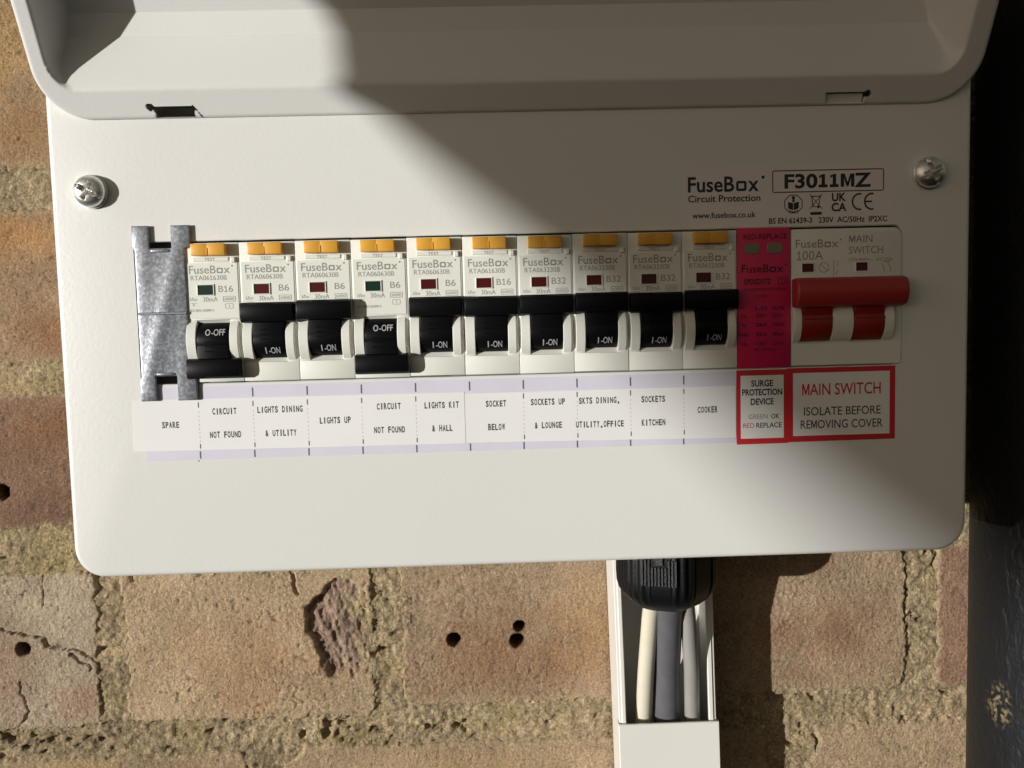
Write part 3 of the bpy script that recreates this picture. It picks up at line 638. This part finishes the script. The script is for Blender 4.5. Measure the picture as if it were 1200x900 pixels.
def toggle_mesh(on):
    sgn = 1 if on else -1; b = MB()
    arc = [(3.6-6.4*math.cos(R(a)), 6.4*math.sin(R(a))) for a in range(-64, 65, 8)]
    b.prism([(p, ZC+q) for p, q in arc], 'x', -5.15, 5.15, 0.3)
    bar = [(-0.75, 12.1), (-3.4, 12.0), (-4.3, 11.3), (-4.6, 10.0), (-4.5, 7.4), (-4.0, 6.0), (-3.0, 5.6), (-0.75, 5.6)]
    b.prism([(p, ZC+sgn*q) for p, q in bar], 'x', -8.4, 8.4, 0.4)
    neck = [(-0.7, 7.0), (-2.9, 7.0), (-2.75, 3.0), (-2.3, -1.0), (1.0, -1.0)]
    b.prism([(p, ZC+sgn*q) for p, q in neck], 'x', -5.1, 5.1, 0.25)
    for q in (3.4, 1.9, 0.4): b.box(-2.6, 4.4, -3.05, -2.4, ZC+sgn*q-0.2, ZC+sgn*q+0.2, 0.08, 1)
    return b.mesh('toggle', M['black'], angle=35)
ME_on, ME_off = toggle_mesh(True), toggle_mesh(False)
def toggle_print(on):
    b = MB(); st_ = '-ON' if on else '-OFF'; z = ZC-3.3 if on else ZC+2.6
    text(b, st_, 1.5 if on else 1.7, 0, 1.95, 0, w=3.6 if on else 4.3, bold=0.012)
    x0 = -1.35 if on else -1.6
    if on:
        for q in range(6): b.rect(x0, x0+0.34, -1.0+q*0.333, -1.0+(q+1)*0.333, 0)
    else: b.band([(x0+0.65*math.cos(R(a)), 0.85*math.sin(R(a))) for a in range(0, 360, 20)], 0.32, 0, True)
    out = []
    for x, _, zz in b.v:                       # lay the print on the drum
        q = z+zz-ZC; out.append((x, 3.6-6.4*math.cos(math.asin(q/6.4))-0.12, z+zz))
    b.v = out
    return b.mesh('toggle_print', M['white_ink'], smooth=False)
ME_pon, ME_poff = toggle_print(True), toggle_print(False)
def letters(model, rating):
    b = MB(); y = FB-0.20
    text(b, 'TEST', -0.2, 17.0-0.2, 0.95, FB-0.40, w=3.4)
    brand(b, -7.0, 7.0, 13.6, 2.5, y, bold=0.004)
    text(b, model, -0.9, 11.0, 1.5, y, w=11.4)
    text(b, rating, 4.3 if len(rating) == 3 else 5.0, 7.4, 2.0, y, w=4.6 if len(rating) == 3 else 3.2)
    text(b, 'IΔn', -6.0, 4.3, 1.0, y, w=2.2); b.rect(-7.0, -4.9, 3.0, 3.15, y); text(b, 'A', -6.0, 2.5, 0.8, y)
    text(b, '30mA', -0.7, 4.2, 1.5, y, w=4.6)
    b.ring(3.4, 7.2, 3.4, 5.0, 0.16, 0.2, y); b.ring(4.0, 6.4, 1.2, 2.7, 0.14, 0.3, y); text(b, '6000', 5.3, 4.2, 0.9, y, w=3.0); text(b, '3', 5.2, 1.95, 0.8, y)
    text(b, 'IEC/EN 61009-1', -3.4, 0.7, 0.75, y, w=7.6, bold=0.01)
    return b.mesh('lettering', M['grey'], smooth=False)
ME_let = {k: letters(*k) for k in (('RTA061630B', 'B16'), ('RTA060630B', 'B6'), ('RTA063230B', 'B32'))}
L16, L6, L32 = ME_let.keys()
brk = [(L16, False, 'switched off breaker with green flag, rated B16, next to the galvanised blank plate'),
       (L6, True, 'switched on B6 breaker above the LIGHTS DINING & UTILITY neighbour tick, between an off and an on breaker'),
       (L6, True, ''), (L6, False, ''), (L6, True, ''), (L16, True, ''), (L32, True, ''), (L32, True, ''), (L32, True, ''), (L32, True, '')]
LAB = ['white B16 breaker switched off, its black toggle down, right beside the galvanised blank plate',
       'white B6 breaker switched on above the typed words LIGHTS DINING & UTILITY',
       'white B6 breaker switched on above the typed words LIGHTS UP',
       'white B6 breaker switched off with green flag, between two breakers that are on',
       'white B6 breaker switched on above the typed words LIGHTS KIT & HALL',
       'white B16 breaker switched on with red flag, above the typed words SOCKET BELOW',
       'white B32 breaker switched on above the typed words SOCKETS UP & LOUNGE',
       'white B32 breaker switched on above the typed words SKTS DINING, UTILITY, OFFICE',
       'white B32 breaker switched on above the typed words SOCKETS KITCHEN',
       'white B32 breaker switched on above COOKER, right beside the magenta surge protector']
for k, (let, on, _) in enumerate(brk):
    t = thing('circuit_breaker', LAB[k], 'circuit breaker', (-88.5+17.7*(k+0.5), rnd.uniform(-0.12, 0.12), rnd.uniform(-0.1, 0.1)), 'circuit breakers in a row in the fuse box')
    link('body', ME_body, t); link('test_button', ME_btn, t); link('lettering', ME_let[let], t)
    fl = link('indicator', ME_flag_r if on else ME_flag_g, t); fl['label'] = 'red status flag' if on else 'green status flag'; link('indicator_frame', ME_frame, fl)
    tg = link('toggle', ME_on if on else ME_off, t); tg.location = (rnd.uniform(-0.1, 0.1)*S, rnd.uniform(-0.15, 0.1)*S, rnd.uniform(-0.25, 0.25)*S); tg['label'] = 'black toggle up, reading ON' if on else 'black toggle down, reading OFF'
    link('toggle_print', ME_pon if on else ME_poff, tg)

# ================================================================== SURGE PROTECTOR
sp_ = thing('surge_protector', 'magenta surge protection module with two small olive windows between breakers and main switch', 'surge protector', (97.3, 0, 0))
b = MB(); b.box(-8.7, 8.6, -0.75, 8, -22.5, 22.6, 0.3); b.build('body', M['magenta'], sp_, angle=30)
for x in (-3.9, 3.5):
    b = MB(); b.prism(rr_loop(x-2.5, x+2.5, 14.4, 17.8, 1.2, 5), 'y', -0.98, -0.6, 0.12, 1); b.build('status_window', M['olive'], sp_)
b = MB(); y = -0.80
text(b, 'RED-REPLACE', 0.4, 19.8, 1.6, y, w=14.0, bold=0.01); brand(b, -7.3, 7.4, 9.6, 2.5, y, bold=0.006)
text(b, 'SPDSD3T2', -2.3, 5.4, 1.7, y, w=8.6, bold=0.02); b.ring(4.6, 7.6, 4.4, 6.6, 0.2, 0.3, y); text(b, 'T2', 6.1, 5.5, 1.2, y)
text(b, 'SURGE PROTECTIVE DEVICE', 0.3, 2.9, 0.8, y, w=13.8); text(b, '1 PORT', -0.6, 0.6, 0.95, y, w=4.4)
for (z, a, c, d) in ((-3.2, '', 'L-N', 'N-PE'), (-5.6, 'Uc', '275V~', '255V~'), (-8.5, 'In', '20kA', '20kA'), (-11.6, 'Imax', '40kA', '40kA'), (-14.5, 'Up', '1.5kV', '1.5kV')):
    if a: text(b, a, -6.6, z, 1.1, y, align='c', bold=0.01)
    text(b, c, -1.0, z, 1.2, y, w=3.6, bold=0.01); text(b, d, 4.6, z, 1.2, y, w=4.0, bold=0.01)
text(b, 'IEC 61643-11', 0.2, -16.6, 0.9, y, w=7.0)
b.build('lettering', M['maroon'], sp_, smooth=False)
# ================================================================== MAIN SWITCH
ms = thing('main_switch', 'two-module 100A main isolator with a wide red handle switched up', 'main switch', (124.3, 0, 0))
b = MB(); c = [(-18.1, -22.3), (18.1, -22.3), (18.1, 18.9)]+[(15.1+3*math.cos(R(a)), 18.9+3*math.sin(R(a))) for a in range(15, 91, 15)]+[(-18.1, 21.9)]
def ms_slab(z0, z1, x0, x1, r=0.15): b.box(x0, x1, FB, 8, z0, z1, r, 1)
b.prism([(p, max(q, -2.0)) for p, q in c], 'y', FB, 8, 0.25, 2)
ms_slab(-22.3, -15.0, -18.1, 18.1, 0.25); ms_slab(-15.1, -1.9, -18.1, -15.6); ms_slab(-15.1, -1.9, -5.5, 1.3); ms_slab(-15.1, -1.9, 11.5, 18.1)
for x0, x1 in ((-18.0, -15.5), (-5.5, 1.3), (11.5, 14.6)): b.prism(arc_prof(3.0, -14.6, -1.2, FB), 'x', x0, x1, 0.18, 1)
for x0, x1 in ((-15.6, -5.4), (1.2, 11.6)): b.prism([(FB+0.05, -15.0), (2.8, -12.4), (6, -12.4), (6, -15.0)], 'x', x0, x1)
b.build('body', M['moulding'], ms, angle=30)
b = MB()
bar = [(-1.2, 6.0), (-4.6, 6.1), (-6.6, 5.4), (-7.7, 3.6), (-7.9, 1.2), (-7.4, -1.2), (-6.2, -2.9), (-4.4, -3.4), (-1.2, -3.2)]
b.prism(bar, 'x', -18.4, 17.5, 0.9, 3)
tg = b.build('toggle', M['red'], ms, angle=40); tg['label'] = 'wide red handle bar'
for x0, x1 in ((-15.4, -5.7), (1.5, 11.3)):
    b = MB(); b.prism([(3.6-7.2*math.cos(R(a)), -8.2+7.2*math.sin(R(a))) for a in range(-56, 65, 8)], 'x', x0, x1, 0.25)
    b.box(x0, x1, -3.95, -3.2, -7.2, -6.7, 0.1, 1)
    b.prism([(-1, -1.5), (-4.6, -1.5), (-3.2, -6.0), (0.5, -6)], 'x', x0+0.02, x1-0.02, 0.2); b.build('toggle_stem', M['reddark'], tg, angle=35)
for x in (-12.7, 4.9):
    b = MB(); b.box(x-1.9, x+1.9, FB-0.12, FB+0.1, 8.1, 10.8); fl = b.build('indicator', M['ired'], ms, smooth=False)
    b = MB()
    for x0, x1, z0, z1 in ((-2.2, -1.9, 7.8, 11.1), (1.9, 2.2, 7.8, 11.1), (-1.9, 1.9, 10.8, 11.1), (-1.9, 1.9, 7.8, 8.1)): b.box(x+x0, x+x1, FB-0.4, FB+0.1, z0, z1, 0.05, 1)
    b.build('indicator_frame', M['moulding'], fl)
b = MB(); y = FB-0.05
brand(b, -16.6, -1.6, 17.2, 2.6, y, bold=0.002); text(b, '100A', -12.0, 13.4, 2.9, y, w=8.6, bold=-0.004)
text(b, 'MAIN', 4.6, 18.4, 2.3, y, w=7.6, bold=-0.002); text(b, 'SWITCH', 6.3, 14.8, 2.3, y, w=11.2, bold=-0.002); text(b, '230/400V~  AC22A', 7.9, 11.7, 0.95, y, w=14.4)
b.band([(-7.4+1.6*math.cos(R(a)), 9.5+1.6*math.sin(R(a))) for a in range(0, 360, 20)], 0.2, y, True); b.band([(-8.5, 10.6), (-6.3, 8.4)], 0.2, y-0.01)
b.rect(-4.3, -4.1, 6.6, 12.0, y); b.rect(-2.9, -2.75, 9.8, 11.8, y); b.band([(-3.6, 7.0), (-2.8, 8.6)], 0.18, y)
b.band([(12.3, 7.6), (12.3, 9.0), (11.3, 10.6)], 0.2, y); b.band([(14.4, 7.6), (14.4, 9.0), (13.4, 10.6)], 0.2, y); b.band([(12.0, 10.9), (14.4, 10.9)], 0.2, y)
b.build('lettering', M['grey'], ms, smooth=False)

# ================================================================== GLAND, TRUNKING, CABLES
GX, GY = 74.3, 50.0
gl = thing('cable_gland', 'black ribbed plastic cable gland under the fuse box above the cables', 'cable gland', (GX, GY, -85.3))
def hexr(t, k):                               # six soft flats with grip ribs between
    a = (t-R(-90-19)+math.pi/6) % (math.pi/3)-math.pi/6
    flat = 0.35*min(1.0, 0.90/math.cos(a))+0.65*min(1.0, 0.955/math.cos(a))
    rib = 0.016*math.cos(t*36) if abs(a) > R(15) or abs(t-R(341)) > R(100) else 0
    return (flat+rib) if 1 <= k <= 6 else flat
b = MB()
prof = [(14.5, 0), (18.2, -4.0), (18.6, -5.0), (18.6, -12), (18.6, -19), (18.4, -22.5), (17.6, -25.5), (15.8, -28.4), (13.0, -30.6), (11.0, -31.6), (9.5, -31.4), (9.3, -27), (0.01, -27)]
b.lathe([(r_*1.03, h_) for r_, h_ in prof], 288, (0, 0, 0), 'z', hexr); b.build('dome_nut', M['gland'], gl, angle=30)
b = MB(); b.lathe([(12, 0.4), (19.4, 0.4), (19.4, -3.4), (15, -3.6)], 6, (0, 0, 0), 'z'); b.build('lock_nut', M['gland'], gl, angle=20)
b = MB()                                       # moulded marks on the flat that faces the light
fa = R(-90-19); fn = Vector((math.cos(fa), math.sin(fa), 0)); ft = Vector((-fn.y, fn.x, 0))
def on_flat(u0, u1, z0, z1, d=0.5):
    c = [fn*(17.3+q)+ft*u+Vector((0, 0, z)) for q in (0, d) for u, z in ((u0, z0), (u1, z0), (u1, z1), (u0, z1))]
    b.add(c, [(0, 1, 2, 3)[::-1], (4, 5, 6, 7), (0, 1, 5, 4), (1, 2, 6, 5), (2, 3, 7, 6), (3, 0, 4, 7)])
on_flat(-6.6, 6.6, -8.6, -7.2, 1.6); on_flat(-1.5, 1.5, -11.5, -8.6, 1.6)
for i in range(-5, 6): on_flat(i*1.25-0.35, i*1.25+0.35, -19.5, -9.6 if abs(i) > 2 else -12.5, 1.35)
b.build('moulded_marks', M['gmark'], gl, smooth=False)

tr = thing('cable_trunking', 'white plastic trunking with its cover cut short, running down the brick wall', 'trunking', (75.5, 86.5, -88))
def T_(x, y, z): return (x-75.5+0.022*(-130-z), y-86.5, z+88)
b = MB()
def tbox(x0, x1, y0, y1, z0, z1):
    o = MB(); o.box(x0, x1, y0, y1, z0, z1, 0.3, 1); b.add([T_(*p) for p in o.v], o.f)
TX0, TX1 = 56.2, 96.6
tbox(TX0+1, TX1-1, 83.4, 85.0, -300, -87.2); tbox(TX0, TX0+1.5, 63.6, 85.2, -300, -87.0); tbox(TX1-1.5, TX1, 63.6, 85.2, -300, -87.0)
tbox(TX0+1.2, TX0+3.0, 63.0, 64.6, -300, -87.1); tbox(TX1-3.2, TX1-1.2, 63.0, 64.6, -300, -87.1)
b.build('channel', M['pvc'], tr, angle=30)
b = MB(); tbox(TX0-0.6, TX1+0.6, 61.2, 62.6, -300, -171.6); tbox(TX0-0.6, TX0-0.05, 61.6, 67, -300, -171.7); tbox(TX1+0.05, TX1+0.6, 61.6, 67, -300, -171.7)
b.build('cover', M['pvc'], tr, angle=30)
def cable(label, pts, r, m_):
    t = thing('cable', label, 'cable', pts[0]); b = MB(); p0 = Vector(pts[0])
    P = []
    for k in range(len(pts)-1):
        for q in range(6): P.append(Vector(pts[k]).lerp(Vector(pts[k+1]), q/6))
    P.append(Vector(pts[-1])); b.tube([p-p0 for p in P], r, 18); b.build('sheath', m_, t, angle=60)
cable('cream cable, leftmost of the three coming out of the black gland', [(70.8, 52, -108), (69.6, 58, -125), (68.6, 64, -150), (68.2, 70, -174), (68.5, 73, -230)], 3.4, M['cream'])
cable('thick dark grey cable, middle of the three coming out of the black gland', [(76.6, 48, -108), (77.0, 58, -125), (77.5, 66, -150), (78.3, 71, -174), (79.0, 74, -230)], 5.6, M['grey_sheath'])
cable('thin pale grey cable, rightmost of the three coming out of the black gland', [(82.0, 52, -108), (84.6, 57, -125), (87.2, 63, -150), (88.6, 69, -174), (89.0, 72, -230)], 3.1, M['pale_sheath'])

# ================================================================== DRAINPIPE
dp = thing('drainpipe', 'fat black painted iron pipe with a scuffed patch, right of the fuse box', 'pipe', (232, 47, -340))
PR = 34.0
b = MB(); n = 160
zs_ = np.concatenate([np.arange(-340, -220, 10), np.arange(-220, -70, 1.5), np.arange(-70, 300, 8)])
b.lathe([(PR, z+340) for z in zs_], n, (0, 0, 0)); o = b.build('pipe', M['iron'], dp, angle=60)
a = o.data.attributes.new('wear', 'FLOAT', 'POINT'); wv = []
for v in o.data.vertices:
    x, y, z = v.co.x/S+232, v.co.y/S+47, v.co.z/S-340
    k = 0.0
    if y < 47:
        d = math.hypot((x-199.9)/1.5, (z+157)/8.0); k = max(0, 1.25-d)
        d2 = math.hypot((x-196)/7, (z+118)/26); k = max(k, 0.0*max(0, 1-d2))
    wv.append(min(k*1.6, 1.0))
a.data.foreach_set('value', wv)

# ================================================================== the board added out of view only to cast the shade across the box
pa = thing('shade_occluder', 'added unseen boarding standing off to the left, shading the right of the fuse box', 'occluder', (0, 0, 0))
up = Vector((0.68, 0, 0.73))
pts = [Vector((-44, 0, 132))+to_sun*560, Vector((-6, 0, 58))+to_sun*820, Vector((136, 0, -76))+to_sun*4300]
pts.append(pts[2]+(pts[2]-pts[1])*0.35)
for p0, p1 in ((pts[0], pts[1]), (pts[1], pts[3])):
    nn = (p1-p0).cross(up).normalized()*18; c = [p0, p1, p1+up*750, p0+up*750]; c = c+[q+nn for q in c]
    b = MB(); b.add(c, [(0, 1, 2, 3), (7, 6, 5, 4), (0, 4, 5, 1), (1, 5, 6, 2), (2, 6, 7, 3), (3, 7, 4, 0)]); b.build('blocker', M['timber'], pa, smooth=False)
